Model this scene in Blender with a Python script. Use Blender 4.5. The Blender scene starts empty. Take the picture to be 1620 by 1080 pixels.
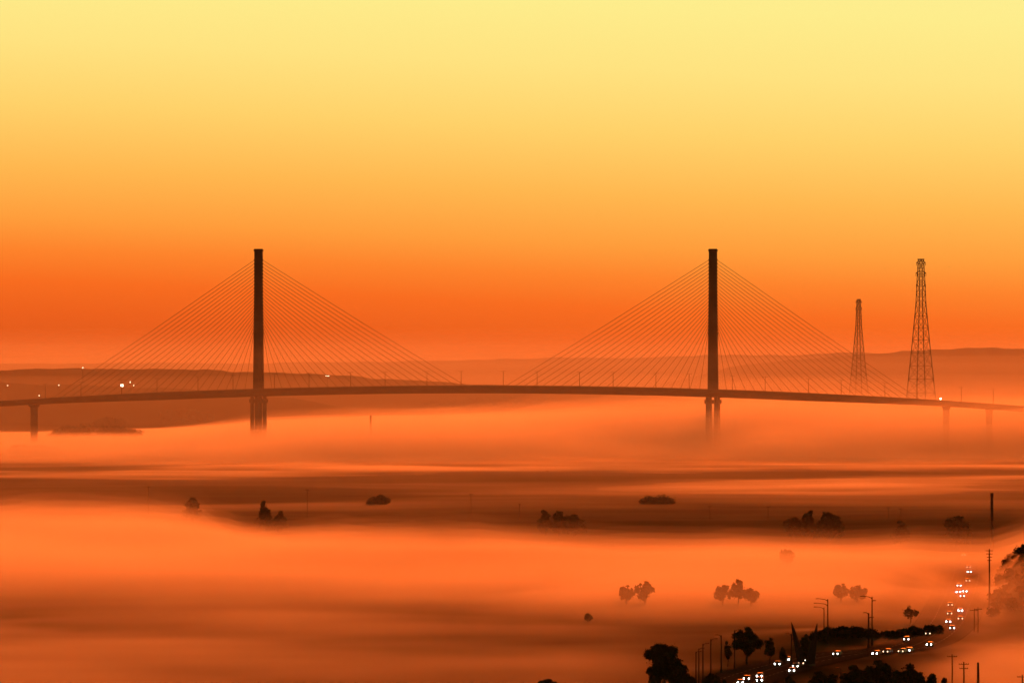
import bpy, bmesh, math, random
import numpy as np
from mathutils import Vector, Matrix, noise

random.seed(7)
rng = np.random.default_rng(7)
SC = bpy.context.scene
COL = SC.collection
R = math.radians

# ------------------------------------------------------------------ camera
CAM_H, FPX, HOR = 82.0, 9600.0, 585.0          # eye height, focal length in photo pixels, horizon row
cam = bpy.data.cameras.new("camera")
cam.sensor_width = 36.0
cam.lens = 36.0 * FPX / 1620.0
cam.clip_start, cam.clip_end = 5.0, 80000.0
camo = bpy.data.objects.new("camera", cam)
COL.objects.link(camo)
camo.location = (0, 0, CAM_H)
camo.rotation_euler = (R(90) + math.atan((HOR - 540.0) / FPX), 0, 0)
SC.camera = camo

# ------------------------------------------------------------------ render / exposure
SC.render.engine = 'CYCLES'
SC.view_settings.view_transform = 'Standard'
SC.view_settings.look = 'None'
SC.view_settings.exposure = 0.0
SC.view_settings.gamma = 1.0
SC.view_settings.use_curve_mapping = False
cy = SC.cycles
cy.use_denoising = True
cy.max_bounces = 8
cy.diffuse_bounces = 2
cy.glossy_bounces = 2
cy.transmission_bounces = 2
cy.volume_bounces = 5
cy.transparent_max_bounces = 48


def lin(r, g, b):
    def f(c):
        c /= 255.0
        return c / 12.92 if c <= 0.04045 else ((c + 0.055) / 1.055) ** 2.4
    return (f(r), f(g), f(b), 1.0)


# ------------------------------------------------------------------ sky
SUN_EL, SUN_AZ = R(9.0), R(7.0)                # low sun ahead, a little to the right, above the frame
world = bpy.data.worlds.new("World")
SC.world = world
world.use_nodes = True
nt = world.node_tree
nt.nodes.clear()
N, L = nt.nodes.new, nt.links.new
out = N('ShaderNodeOutputWorld')
bg = N('ShaderNodeBackground')
L(bg.outputs[0], out.inputs[0])
tc = N('ShaderNodeTexCoord')
sep = N('ShaderNodeSeparateXYZ')
L(tc.outputs['Generated'], sep.inputs[0])


def math_node(op, a, b=None, clamp=False):
    n = N('ShaderNodeMath')
    n.operation = op
    n.use_clamp = clamp
    for k, v in ((0, a), (1, b)):
        if v is None:
            continue
        if isinstance(v, (int, float)):
            n.inputs[k].default_value = v
        else:
            L(v, n.inputs[k])
    return n.outputs[0]


def map_range(v, a, b, c=0.0, d=1.0, smooth=False):
    n = N('ShaderNodeMapRange')
    if smooth:
        n.interpolation_type = 'SMOOTHSTEP'
    L(v, n.inputs['Value'])
    for k, x in (('From Min', a), ('From Max', b), ('To Min', c), ('To Max', d)):
        n.inputs[k].default_value = x
    return n.outputs[0]


# the band of dawn colour near the horizon, brighter toward the sun's side
side = map_range(sep.outputs['X'], -0.14, 0.14, -0.0048, 0.0048, True)
elev = math_node('ADD', sep.outputs['Z'], side)
ramp = N('ShaderNodeValToRGB')
EL0, EL1 = -0.010, 0.090
L(map_range(elev, EL0, EL1), ramp.inputs[0])
stops = [(700, (190, 68, 18)), (585, (214, 80, 22)), (530, (234, 94, 26)), (480, (248, 108, 31)), (430, (254, 132, 44)),
         (380, (255, 158, 60)), (300, (255, 184, 80)), (200, (255, 210, 106)), (100, (255, 227, 128)),
         (0, (254, 237, 140)), (-240, (254, 242, 158))]
el = ramp.color_ramp.elements
while len(el) > 1:
    el.remove(el[-1])
for i, (py, c) in enumerate(stops):
    p = ((HOR - py) / FPX - EL0) / (EL1 - EL0)
    e = el[0] if i == 0 else el.new(min(1, max(0, p)))
    e.position = min(1, max(0, p))
    e.color = lin(*c)
sky = N('ShaderNodeTexSky')
sky.sky_type = 'NISHITA'
sky.sun_disc = False
sky.sun_elevation = SUN_EL
sky.sun_rotation = SUN_AZ
sky.dust_density = 4.0
tint = N('ShaderNodeMix')
tint.data_type = 'RGBA'
tint.blend_type = 'MULTIPLY'
tint.inputs['Factor'].default_value = 1.0
L(sky.outputs[0], tint.inputs['A'])
tint.inputs['B'].default_value = (0.070, 0.022, 0.005, 1)   # the picture's warm white balance at dawn strength
mix = N('ShaderNodeMix')
mix.data_type = 'RGBA'
L(map_range(sep.outputs['Z'], 0.06, 0.32, 0, 1, True), mix.inputs['Factor'])
L(ramp.outputs[0], mix.inputs['A'])
L(tint.outputs['Result'], mix.inputs['B'])
L(mix.outputs['Result'], bg.inputs['Color'])
# away from the dawn the sky is dimmer
L(map_range(sep.outputs['Y'], -0.6, 0.9, 0.35, 1.0, True), bg.inputs['Strength'])

# ------------------------------------------------------------------ sun
sun = bpy.data.lights.new("sun", 'SUN')
sun.energy = 5.0
sun.angle = R(8.0)
sun.color = (1.0, 0.108, 0.007)
suno = bpy.data.objects.new("sun", sun)
COL.objects.link(suno)
sd = Vector((math.sin(SUN_AZ) * math.cos(SUN_EL), math.cos(SUN_AZ) * math.cos(SUN_EL), math.sin(SUN_EL)))
suno.rotation_euler = sd.to_track_quat('Z', 'Y').to_euler()
suno.location = (300, 3000, 600)


# ------------------------------------------------------------------ materials
def material(name, base, rough=0.85, var=0.35, scale=0.6, metallic=0.0, spec=0.25):
    m = bpy.data.materials.new(name)
    m.use_nodes = True
    t = m.node_tree
    b = t.nodes['Principled BSDF']
    b.inputs['Roughness'].default_value = rough
    b.inputs['Metallic'].default_value = metallic
    b.inputs['Specular IOR Level'].default_value = spec
    co = t.nodes.new('ShaderNodeTexCoord')
    n = t.nodes.new('ShaderNodeTexNoise')
    n.inputs['Scale'].default_value = scale
    n.inputs['Detail'].default_value = 4
    r = t.nodes.new('ShaderNodeValToRGB')
    r.color_ramp.elements[0].position = 0.3
    r.color_ramp.elements[1].position = 0.7
    r.color_ramp.elements[0].color = tuple(c * (1 - var) for c in base) + (1,)
    r.color_ramp.elements[1].color = tuple(min(1, c * (1 + var)) for c in base) + (1,)
    t.links.new(co.outputs['Object'], n.inputs['Vector'])
    t.links.new(n.outputs[0], r.inputs[0])
    t.links.new(r.outputs[0], b.inputs['Base Color'])
    return m


def emitter(name, color, strength):
    m = bpy.data.materials.new(name)
    m.use_nodes = True
    b = m.node_tree.nodes['Principled BSDF']
    b.inputs['Base Color'].default_value = (0.8, 0.8, 0.75, 1)
    b.inputs['Emission Color'].default_value = tuple(color) + (1,)
    b.inputs['Emission Strength'].default_value = strength
    return m


def volume(name, color, density, g):
    m = bpy.data.materials.new(name)
    m.use_nodes = True
    t = m.node_tree
    t.nodes.clear()
    o = t.nodes.new('ShaderNodeOutputMaterial')
    v = t.nodes.new('ShaderNodeVolumePrincipled')
    v.inputs['Density Attribute'].default_value = ""
    v.inputs['Temperature Attribute'].default_value = ""
    v.inputs['Color'].default_value = tuple(color) + (1,)
    v.inputs['Density'].default_value = density
    v.inputs['Anisotropy'].default_value = g
    t.links.new(v.outputs[0], o.inputs['Volume'])
    try:
        m.cycles.homogeneous_volume = True
    except Exception:
        pass
    return m


M = dict(
    ground=material('ground', (0.035, 0.040, 0.018), 0.95, 0.5, 0.012, spec=0.0),
    hill=material('hill', (0.05, 0.055, 0.03), 0.95, 0.4, 0.004, spec=0.0),
    road=material('asphalt', (0.05, 0.05, 0.05), 1.0, 0.25, 0.5, spec=0.0),
    paint=material('road_paint', (0.3, 0.3, 0.28), 0.9, 0.1, 0.5, spec=0.0),
    concrete=material('concrete', (0.13, 0.12, 0.11), 0.9, 0.2, 0.15, spec=0.0),
    mast=material('tower_concrete', (0.085, 0.075, 0.068), 0.85, 0.2, 0.10, spec=0.1),
    girder=material('girder_concrete', (0.085, 0.078, 0.07), 0.85, 0.2, 0.10, spec=0.1),
    steel=material('galvanised_steel', (0.16, 0.16, 0.16), 0.55, 0.2, 0.5, 0.4),
    cable=material('cable_sheath', (0.10, 0.095, 0.09), 0.6, 0.1, 0.5),
    pole=material('pole_steel', (0.035, 0.033, 0.03), 0.7, 0.2, 0.8, spec=0.05),
    wood=material('pole_wood', (0.07, 0.05, 0.035), 0.9, 0.3, 1.5),
    bark=material('bark', (0.06, 0.045, 0.03), 0.95, 0.4, 2.0),
    leaf=material('leaves', (0.045, 0.060, 0.025), 0.8, 0.5, 0.5, spec=0.0),
    leaf2=material('dark_leaves', (0.038, 0.048, 0.022), 0.8, 0.5, 0.5, spec=0.0),
    glass=material('car_glass', (0.03, 0.03, 0.035), 0.15, 0.1, 1.0),
    rubber=material('rubber', (0.02, 0.02, 0.02), 0.9, 0.1, 3.0),
    brick=material('stack_brick', (0.11, 0.06, 0.045), 0.9, 0.3, 0.8),
    feather=material('feather', (0.05, 0.045, 0.04), 0.9, 0.3, 3.0),
    roof=material('roof_sheet', (0.12, 0.11, 0.10), 0.7, 0.2, 0.3),
    head=emitter('headlight_lens', (1.0, 0.98, 0.93), 36.0),
    mid=emitter('far_headlight_lens', (1.0, 0.93, 0.82), 14.0),
    dim=emitter('dim_headlight_lens', (1.0, 0.60, 0.34), 4.0),
    flood=emitter('flood_lens', (1.0, 0.74, 0.46), 14.0),
    small_flood=emitter('small_flood_lens', (1.0, 0.66, 0.36), 3.5),
)
paints = [material('car_paint', c, 0.5, 0.05, 1.0) for c in
          ((0.25, 0.25, 0.26), (0.03, 0.03, 0.035), (0.20, 0.03, 0.03), (0.05, 0.07, 0.14), (0.6, 0.6, 0.58))]


# ------------------------------------------------------------------ mesh helpers
class MB:
    """collects vertices and faces in world coordinates"""
    def __init__(s):
        s.v, s.f = [], []

    def add(s, v, f):
        o = len(s.v)
        s.v += [tuple(p) for p in v]
        s.f += [tuple(i + o for i in q) for q in f]

    def box(s, c, size, mat=None):
        x, y, z = (k / 2 for k in size)
        vs = [Vector((a * x, b * y, d * z)) for d in (-1, 1) for a, b in ((-1, -1), (1, -1), (1, 1), (-1, 1))]
        if mat is not None:
            vs = [mat @ p for p in vs]
        s.add([p + Vector(c) for p in vs], [(3, 2, 1, 0), (4, 5, 6, 7), (0, 1, 5, 4), (1, 2, 6, 5), (2, 3, 7, 6), (3, 0, 4, 7)])

    def loft(s, rings, cap=True):
        n = len(rings[0])
        vs = [p for r in rings for p in r]
        fs = []
        for k in range(len(rings) - 1):
            for i in range(n):
                j = (i + 1) % n
                fs.append((k * n + i, k * n + j, (k + 1) * n + j, (k + 1) * n + i))
        if cap:
            fs.append(tuple(range(n - 1, -1, -1)))
            fs.append(tuple((len(rings) - 1) * n + i for i in range(n)))
        s.add(vs, fs)

    def tube(s, pts, rad, n=6):
        pts = [Vector(p) for p in pts]
        if not isinstance(rad, (list, tuple)):
            rad = [rad] * len(pts)
        rings = []
        for i, p in enumerate(pts):
            t = (pts[min(i + 1, len(pts) - 1)] - pts[max(i - 1, 0)]).normalized()
            a = Vector((0, 0, 1)) if abs(t.z) < 0.9 else Vector((1, 0, 0))
            u = t.cross(a).normalized()
            w = u.cross(t)
            rings.append([p + rad[i] * (math.cos(q) * u + math.sin(q) * w) for q in (2 * math.pi * k / n for k in range(n))])
        s.loft(rings)

    def ico(s, c, r, sq=(1, 1, 1)):
        bm = bmesh.new()
        bmesh.ops.create_icosphere(bm, subdivisions=2, radius=1)
        s.add([Vector((p.co.x * r * sq[0], p.co.y * r * sq[1], p.co.z * r * sq[2])) + Vector(c) for p in bm.verts],
              [[q.index for q in f.verts] for f in bm.faces])
        bm.free()

    def build(s, name, mat, parent=None, smooth=False, origin=None):
        """links everything collected as ONE mesh object; children are stored relative to their parent"""
        o0 = Vector((0, 0, 0))
        if parent is not None:
            o0 = wloc(parent)
        elif origin is not None:
            o0 = Vector(origin)
        me = bpy.data.meshes.new(name)
        me.from_pydata([(p[0] - o0.x, p[1] - o0.y, p[2] - o0.z) for p in s.v], [], s.f)
        me.materials.append(mat)
        if smooth:
            me.polygons.foreach_set('use_smooth', [True] * len(me.polygons))
        o = bpy.data.objects.new(name, me)
        COL.objects.link(o)
        if parent is not None:
            o.parent = parent
        elif origin is not None:
            o.location = o0
        return o


def wloc(o):
    p = Vector(o.location)
    while o.parent is not None:
        o = o.parent
        p += Vector(o.location)
    return p


def tag(o, label=None, cat=None, group=None, kind=None):
    for k, v in (('label', label), ('category', cat), ('group', group), ('kind', kind)):
        if v:
            o[k] = v
    return o


def thing(name, loc, label, cat, group=None):
    o = bpy.data.objects.new(name, None)
    COL.objects.link(o)
    o.location = loc
    o.empty_display_size = 1
    return tag(o, label, cat, group)


def kids(o):
    return [c for c in bpy.data.objects if c.parent == o]


def dup(o, kidmap, loc, rz=None):
    """copy of a thing, its parts and their sub-parts"""
    r = o.copy()
    COL.objects.link(r)
    r.location = loc
    if rz is not None:
        r.rotation_euler = (0, 0, rz)
    for ch, subs in kidmap:
        c = ch.copy()
        COL.objects.link(c)
        c.parent = r
        for g in subs:
            d = g.copy()
            COL.objects.link(d)
            d.parent = c
    return r


def at(px, Y):
    return (px - 810.0) / FPX * Y


def zat(py, Y):
    return CAM_H + (HOR - py) / FPX * Y


def gd(py):
    return CAM_H * FPX / (py - HOR)             # distance of a flat-ground point seen at row py


def sstep(a, b, x):
    t = np.clip((x - a) / (b - a), 0, 1)
    return t * t * (3 - 2 * t)


def nz(x, y, s, seed=0.0, octv=3):
    return noise.fractal(Vector((x / s + seed, y / s - seed * 1.7, seed)), 1.0, 2.0, octv)


# ------------------------------------------------------------------ ground
ROAD_PX = [(1120, 1106), (1165, 1078), (1210, 1062), (1258, 1049), (1330, 1035), (1395, 1030), (1440, 1023), (1473, 1008), (1498, 985),
           (1509, 962), (1519, 938), (1529, 905), (1524, 878), (1508, 852)]
ROAD = np.array([(at(px, gd(py)), gd(py)) for px, py in ROAD_PX])


def road_dist(X, Y):
    d = np.full(np.shape(X), 1e9)
    for a, b in zip(ROAD[:-1], ROAD[1:]):
        ab = b - a
        t = np.clip(((X - a[0]) * ab[0] + (Y - a[1]) * ab[1]) / (ab @ ab), 0, 1)
        d = np.minimum(d, np.hypot(X - a[0] - t * ab[0], Y - a[1] - t * ab[1]))
    return d


RIVER0, RIVER1 = 5900.0, 7300.0


def ground_z(X, Y):
    X, Y = np.asarray(X, float), np.asarray(Y, float)
    z = 15.0 * np.exp(-((X - 212) / 46) ** 2 - ((Y - 2230) / 270) ** 2)
    z = z + 2.5 * np.exp(-((X - 100) / 26) ** 2 - ((Y - 1830) / 60) ** 2)
    z = z + 1.0 * np.exp(-((X - 110) / 30) ** 2 - ((Y - 1560) / 60) ** 2)
    z = z + 0.7 * np.sin(X / 83.0 + 1) * np.sin(Y / 141.0)
    z = z * sstep(11, 24, road_dist(X, Y))
    Yb = Y + 90 * np.sin(X / 170.0) + 60 * np.sin(X / 67.0 + 2)
    riv = sstep(RIVER0 - 60, RIVER0 + 40, Yb) * (1 - sstep(RIVER1 - 40, RIVER1 + 60, Y))
    return z * (1 - riv) - 5.0 * riv


def gz(x, y):
    return float(ground_z(np.array([x]), np.array([y]))[0])


def grid_mesh(name, xs, ys, Z, mat, smooth=True):
    nx, ny = len(xs), len(ys)
    XX, YY = np.meshgrid(xs, ys)
    co = np.stack([XX.ravel(), YY.ravel(), Z.ravel()], 1)
    i = np.arange(ny - 1)[:, None] * nx + np.arange(nx - 1)[None, :]
    f = np.stack([i, i + 1, i + nx + 1, i + nx], -1).reshape(-1, 4)
    return mesh_np(name, co, f, mat, smooth)


def mesh_np(name, co, f, mat, smooth=True):
    me = bpy.data.meshes.new(name)
    me.vertices.add(len(co))
    me.vertices.foreach_set('co', np.ascontiguousarray(co, np.float32).ravel())
    me.loops.add(f.size)
    me.loops.foreach_set('vertex_index', f.astype(np.int32).ravel())
    me.polygons.add(len(f))
    k = f.shape[1]
    me.polygons.foreach_set('loop_start', np.arange(0, f.size, k, dtype=np.int32))
    me.polygons.foreach_set('use_smooth', np.full(len(f), smooth))
    me.update(calc_edges=True)
    me.validate()
    me.materials.append(mat)
    o = bpy.data.objects.new(name, me)
    COL.objects.link(o)
    return o


xs = np.concatenate([np.linspace(-9000, -1000, 25), np.linspace(-900, -40, 44), np.linspace(-30, 420, 91), np.linspace(450, 1000, 23), np.linspace(1300, 9000, 25)])
ys = np.concatenate([np.linspace(-400, 1300, 18), np.linspace(1330, 2900, 158), np.linspace(2930, 5200, 77), np.linspace(5230, 7300, 100), np.linspace(7500, 24000, 34)])
XX, YY = np.meshgrid(xs, ys)
tag(grid_mesh('ground', xs, ys, ground_z(XX, YY), M['ground']), 'dark flat lowland under the fog', None, None, 'structure')

water = material('river_water', (0.02, 0.025, 0.025), 0.12, 0.2, 0.02)
wm = MB()
for k in range(24):
    x0, x1 = -9000 + k * 750, -9000 + (k + 1) * 750
    wm.add([(x0, RIVER0 - 160, -1.5), (x1, RIVER0 - 160, -1.5), (x1, RIVER1 + 60, -1.5), (x0, RIVER1 + 60, -1.5)], [(0, 1, 2, 3)])
tag(wm.build('river', water), 'wide river under the fog', None, None, 'structure')


# distant hills: three ridges with uneven crests
def ridge(name, Y, depth, prof, x0, x1, seed, label):
    xs = np.linspace(at(x0, Y), at(x1, Y), 260)
    ts = np.linspace(0, 1, 15)
    rows = []
    for t in ts:
        row = []
        for x in xs:
            px = 810 + x / Y * FPX
            crest = zat(np.interp(px, [p[0] for p in prof], [p[1] for p in prof]), Y) + 7 * nz(x, 0, 420, seed, 5) + 3 * nz(x, 0, 60, seed + 3, 3)
            h = math.sin(math.pi * t) ** 0.8
            row.append(-2 + (crest + 2) * h * (1 + 0.05 * nz(x, t * depth, 500, seed + 9)))
        rows.append(row)
    o = grid_mesh(name, xs, Y - depth / 2 + ts * depth, np.array(rows), M['hill'])
    return tag(o, label, None, None, 'structure')


ridge('hills', 19500, 3000, [(-600, 578), (0, 574), (300, 573), (600, 572), (780, 569), (1000, 568), (1150, 562), (1350, 560), (1500, 560), (1650, 562), (2200, 566)], -1100, 2700, 1.3, 'far low ridge across the horizon')
ridge('hills', 17200, 2200, [(900, 640), (1080, 600), (1180, 575), (1320, 562), (1400, 560), (1480, 553), (1560, 549), (1640, 550), (1800, 556), (2200, 590), (2400, 640)], 880, 2420, 5.1, 'hazy hill behind the lattice pylons')
ridge('hills', 12800, 2000, [(-800, 582), (-200, 580), (60, 580), (200, 583), (340, 588), (480, 594), (620, 600), (900, 612), (1200, 642)], -840, 1220, 3.9, 'hazy low hill behind the left mast')
ridge('hills', 10200, 1500, [(-700, 600), (-200, 602), (0, 606), (150, 610), (300, 616), (420, 626), (520, 640), (620, 670)], -740, 640, 8.7, 'low dark shore behind the left end of the bridge')

# road
def ribbon(name, half, off, z, mat, dash=None):
    pts = []
    P = [Vector((p[0], p[1], 0)) for p in ROAD]
    for i in range(len(P) - 1):
        p0, p1, p2, p3 = P[max(i - 1, 0)], P[i], P[i + 1], P[min(i + 2, len(P) - 1)]
        for k in range(14):
            t = k / 14
            pts.append(0.5 * (2 * p1 + (p2 - p0) * t + (2 * p0 - 5 * p1 + 4 * p2 - p3) * t * t + (3 * p1 - p0 - 3 * p2 + p3) * t ** 3))
    m = MB()
    prev = None
    for i, p in enumerate(pts):
        t = (pts[min(i + 1, len(pts) - 1)] - pts[max(i - 1, 0)]).normalized()
        n = Vector((t.y, -t.x, 0))
        cur = (p + n * (off - half), p + n * (off + half))
        if prev and (dash is None or i % dash == 0):
            m.add([(*prev[0].xy, z), (*prev[1].xy, z), (*cur[1].xy, z), (*cur[0].xy, z)], [(0, 1, 2, 3)])
        prev = cur
    return tag(m.build(name, mat), None, None, None, 'structure')


ribbon('road', 10.0, 0, 0.25, M['road'])
ribbon('road_markings', 0.08, 0.0, 0.27, M['paint'])
ribbon('road_markings', 0.12, -5.0, 0.27, M['paint'], 2)
ribbon('road_markings', 0.12, 5.0, 0.27, M['paint'], 2)
for s_ in (-1, 1):
    km = ribbon('kerb', 0.2, 10.2 * s_, 0.38, M['road'])

# ------------------------------------------------------------------ bridge
BT = math.tan(R(8))
AX = Vector((math.cos(R(8)), -math.sin(R(8)), 0))        # along the bridge, right end a little nearer
NX = Vector((math.sin(R(8)), math.cos(R(8)), 0))         # across it, away from the eye


def bridge_pt(px, py):
    u = (px - 810.0) / FPX
    Y = 6000.0 / (1 + u * BT)
    return Vector((u * Y, Y, zat(py, Y)))


def deck_top(px):
    return 609.8 + 4.4e-5 * (px - 752) ** 2


T1, T2 = 409.0, 1128.0
bridge = thing('cable_stayed_bridge', (0, 6000, 0), 'long cable-stayed bridge with two tall masts crossing the fog', 'bridge')


def deck_section(px):
    top = deck_top(px)
    c = bridge_pt(px, top)
    end = 1 - 0.42 * (sstep(470, 760, abs(px - 768.5)))
    d = 5.6 * float(end)                                  # girder depth
    prof = [(-15, 0), (-15, -1.2), (-9.5, -d), (9.5, -d), (15, -1.2), (15, 0)]
    return c, [c + NX * a + Vector((0, 0, b - 2.0)) for a, b in prof]


m = MB()
dpx = list(range(-360, 1981, 18))
m.loft([deck_section(p)[1] for p in dpx])
deck = m.build('deck', M['girder'], bridge)
for s_ in (-1, 1):
    m = MB()
    m.loft([[deck_section(p)[0] + NX * (s_ * 14.6 + a) + Vector((0, 0, b)) for a, b in ((-.25, -1.99), (.25, -1.99), (.25, -0.15), (-.25, -0.15))] for p in dpx])
    m.build('parapet', M['girder'], deck)
    m = MB()
    m.tube([deck_section(p)[0] + NX * s_ * 14.6 + Vector((0, 0, 0.25)) for p in dpx], 0.14, 4)
    for p in range(-360, 1981, 5):
        c = deck_section(p)[0] + NX * s_ * 14.6
        m.box(c + Vector((0, 0, 0.02)), (0.25, 0.25, 0.5))
    tag(m.build('handrail', M['steel'], deck), None, None, None, 'stuff')

NC = 22
cables = []
RZ8 = Matrix.Rotation(R(-8), 3, 'Z')


def frame_ring(c, hx, hy, ch):
    """chamfered rectangle, hx along the bridge, hy across"""
    pts = [(hx - ch, hy), (hx, hy - ch), (hx, -hy + ch), (hx - ch, -hy), (-hx + ch, -hy), (-hx, -hy + ch), (-hx, hy - ch), (-hx + ch, hy)]
    return [c + AX * a + NX * b for a, b in pts]


for tp in (T1, T2):
    top, base = bridge_pt(tp, 397.5), bridge_pt(tp, deck_top(tp) + 3)
    m = MB()
    rings = []
    for t in np.linspace(0, 1, 13):
        c = base.lerp(top, t)
        rings.append(frame_ring(c, 5.2 - 1.3 * min(1, t * 1.35), 3.0, 0.5))
    m.loft(rings)
    mast = m.build('tower', M['mast'], bridge)
    m = MB()
    m.loft([frame_ring(top + Vector((0, 0, z)), 3.9 + e, 3.0 + e, 0.4) for z, e in ((0.01, 0.5), (1.5, 0.5), (1.7, 0.1), (2.4, 0.0))])
    m.build('mast_cap', M['mast'], mast)
    for s_ in (-1, 1):                                   # recessed vertical strip on each broad face
        m = MB()
        m.box(base.lerp(top, 0.5) + NX * s_ * 3.1, (1.6, 0.5, (top - base).length * 0.9), RZ8)
        m.build('inspection_track', M['mast'], mast)
    m = MB()
    m.loft([frame_ring(base + Vector((0, 0, z)), 7.2, 13.5, 1.0) for z in (-8.2, -12.0)])
    m.build('crossbeam', M['concrete'], mast)
    for a in (-1, 1):
        for b in (-1, 1):
            m = MB()
            c = base + AX * a * 4.1 + NX * b * 12.0
            m.loft([frame_ring(Vector((c.x, c.y, z)), 1.5 + e, 2.4 + e, 0.4) for z, e in ((base.z - 5, 0), (base.z - 30, 0.15), (8, 0.4), (-6, 0.4))])
            m.build('pier_leg', M['concrete'], mast)
    m = MB()
    m.loft([frame_ring(Vector((base.x, base.y, z)), 12, 22, 4) for z in (-7, 3.0)])
    m.build('pile_cap', M['concrete'], mast)
    for s_ in (-1, 1):
        for i in range(NC):
            py = 411.5 + i * 5.5
            reach = 22 + (332 - 22) * (1 - i / (NC - 1)) ** 0.98
            t = (base.z - bridge_pt(tp, py).z) / (base.z - top.z)
            hx = 5.2 - 1.3 * min(1, t * 1.35)
            a = base.lerp(top, t) + AX * s_ * (hx + 0.3)
            b = bridge_pt(tp + s_ * reach, deck_top(tp + s_ * reach)) + Vector((0, 0, -1.9))
            m = MB()
            mid = (a + b) / 2 - Vector((0, 0, (a - b).length * 0.004))
            m.tube([a, a.lerp(mid, 0.5), mid, mid.lerp(b, 0.5), b], 0.185, 5)
            m.build('stay_cable', M['cable'], bridge)
            m = MB()
            m.box(a, (1.1, 1.2, 1.3), RZ8)
            m.build('cable_anchor', M['mast'], mast)
for px in (-88, -18, 54, 1497, 1565, 1633, 1701):
    c = bridge_pt(px, deck_top(px))
    d = 5.6 * float(1 - 0.42 * (sstep(470, 760, abs(px - 768.5))))
    m = MB()
    m.loft([frame_ring(Vector((c.x, c.y, z)), 3.0, 4.0, 0.6) for z in (c.z - d - 4.2, -6)])
    pier = m.build('approach_pier', M['concrete'], bridge)
    m = MB()
    m.loft([frame_ring(Vector((c.x, c.y, c.z - d - z)), hx, hy, 0.4) for z, hx, hy in ((2.02, 3.6, 10.5), (3.2, 3.6, 10.5), (4.4, 3.1, 6.0))])
    m.build('pier_cap', M['concrete'], pier)

ORD = ['first', 'second', 'third', 'fourth', 'fifth', 'sixth', 'seventh', 'eighth', 'ninth', 'tenth', 'eleventh', 'twelfth', 'thirteenth', 'fourteenth',
       'fifteenth', 'sixteenth', 'seventeenth', 'eighteenth', 'nineteenth', 'twentieth', 'twenty-first', 'twenty-second', 'twenty-third', 'twenty-fourth',
       'twenty-fifth', 'twenty-sixth', 'twenty-seventh', 'twenty-eighth', 'twenty-ninth', 'thirtieth', 'thirty-first', 'thirty-second', 'thirty-third', 'thirty-fourth']

# lamp posts on the deck
def deck_lamp(loc):
    o = thing('lamp_post', loc, '', 'lamp post', 'lamp posts along the bridge deck')
    v = Vector(loc)
    m = MB()
    m.tube([v, v + Vector((0, 0, 8)), v + Vector((0, 0, 16.2))], [0.32, 0.26, 0.2], 6)
    m.build('post', M['pole'], o)
    m = MB()
    m.tube([v + Vector((-1.6, 0, 16.4)), v + Vector((1.6, 0, 16.4))], 0.09, 4)
    m.build('arm', M['pole'], o)
    for s_ in (-1, 1):
        m = MB()
        m.box(v + Vector((s_ * 1.9, 0, 16.35)), (1.3, 0.5, 0.28))
        m.build('lamp_head', M['pole'], o)
    return o


lp = []
for row, (start, n, word) in enumerate(((76, 13, 'near'), (124, 13, 'far'))):
    for k in range(n):
        px = start + k * 120.5
        s_ = -1 if row == 0 else 1
        if abs(px - T1) < 8 or abs(px - T2) < 8:
            px += 14
        lp.append((px, bridge_pt(px, deck_top(px)) + NX * s_ * 12.5 + Vector((0, 0, -2.0)), f'slim bridge lamp post on the {word} parapet, {ORD[k]} from the left end of the deck'))
proto = deck_lamp(lp[0][1])
KM = [(c, kids(c)) for c in kids(proto)]
for i, (px, loc, lab) in enumerate(lp):
    o = proto if i == 0 else dup(proto, KM, loc)
    o['label'] = lab


# ------------------------------------------------------------------ lattice pylons
def lattice_pylon(px, py_top, Y, prof, arms, label, lw):
    X = at(px, Y)
    z0 = gz(X, Y) - 0.5
    zt = zat(py_top, Y)
    o = thing('lattice_pylon', (X, Y, max(z0, -2)), label, 'pylon', 'tall river-crossing pylons')
    H = zt - z0

    def half(z):
        return float(np.interp(z, [z0 + H * p[0] for p in prof], [p[1] for p in prof]))
    rot = Matrix.Rotation(R(24), 3, 'Z')

    def corner(k, z):
        h = half(z)
        a, b = ((1, 1), (-1, 1), (-1, -1), (1, -1))[k]
        return Vector((X, Y, z)) + rot @ Vector((a * h, b * h, 0))
    zs = [z0 + H * (1 - (1 - t) ** 1.25) for t in np.linspace(0, 1, 17)]
    for k in range(4):
        m = MB()
        m.tube([corner(k, z) for z in zs], [lw * (1.15 - 0.45 * i / 16) for i in range(17)], 4)
        m.build('leg', M['steel'], o)
    m = MB()
    for i in range(16):
        for k in range(4):
            j = (k + 1) % 4
            a, b, c, d = corner(k, zs[i]), corner(j, zs[i]), corner(k, zs[i + 1]), corner(j, zs[i + 1])
            m.tube([a, d], lw * 0.42, 4)
            m.tube([b, c], lw * 0.42, 4)
            m.tube([c, d], lw * 0.5, 4)
    tag(m.build('bracing', M['steel'], o), None, None, None, 'stuff')
    for f, w in arms:
        z = z0 + H * f
        m = MB()
        h = half(z)
        for s_ in (-1, 1):
            tip = Vector((X + s_ * w, Y, z + 0.3))
            for dy in (-1, 1):
                m.tube([Vector((X + s_ * h * 0.9, Y + dy * h * 0.8, z - 1.8)), tip], lw * 0.6, 4)
                m.tube([Vector((X + s_ * h * 0.9, Y + dy * h * 0.8, z + 1.8)), tip], lw * 0.6, 4)
            m.tube([tip, tip - Vector((0, 0, 3.5))], lw * 0.5, 4)
        m.build('cross_arm', M['steel'], o)
    m = MB()
    m.box((X, Y, zt + 0.6), (half(zt) * 2.4, half(zt) * 2.4, 1.0), rot)
    m.build('top_platform', M['steel'], o)
    return o


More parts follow.
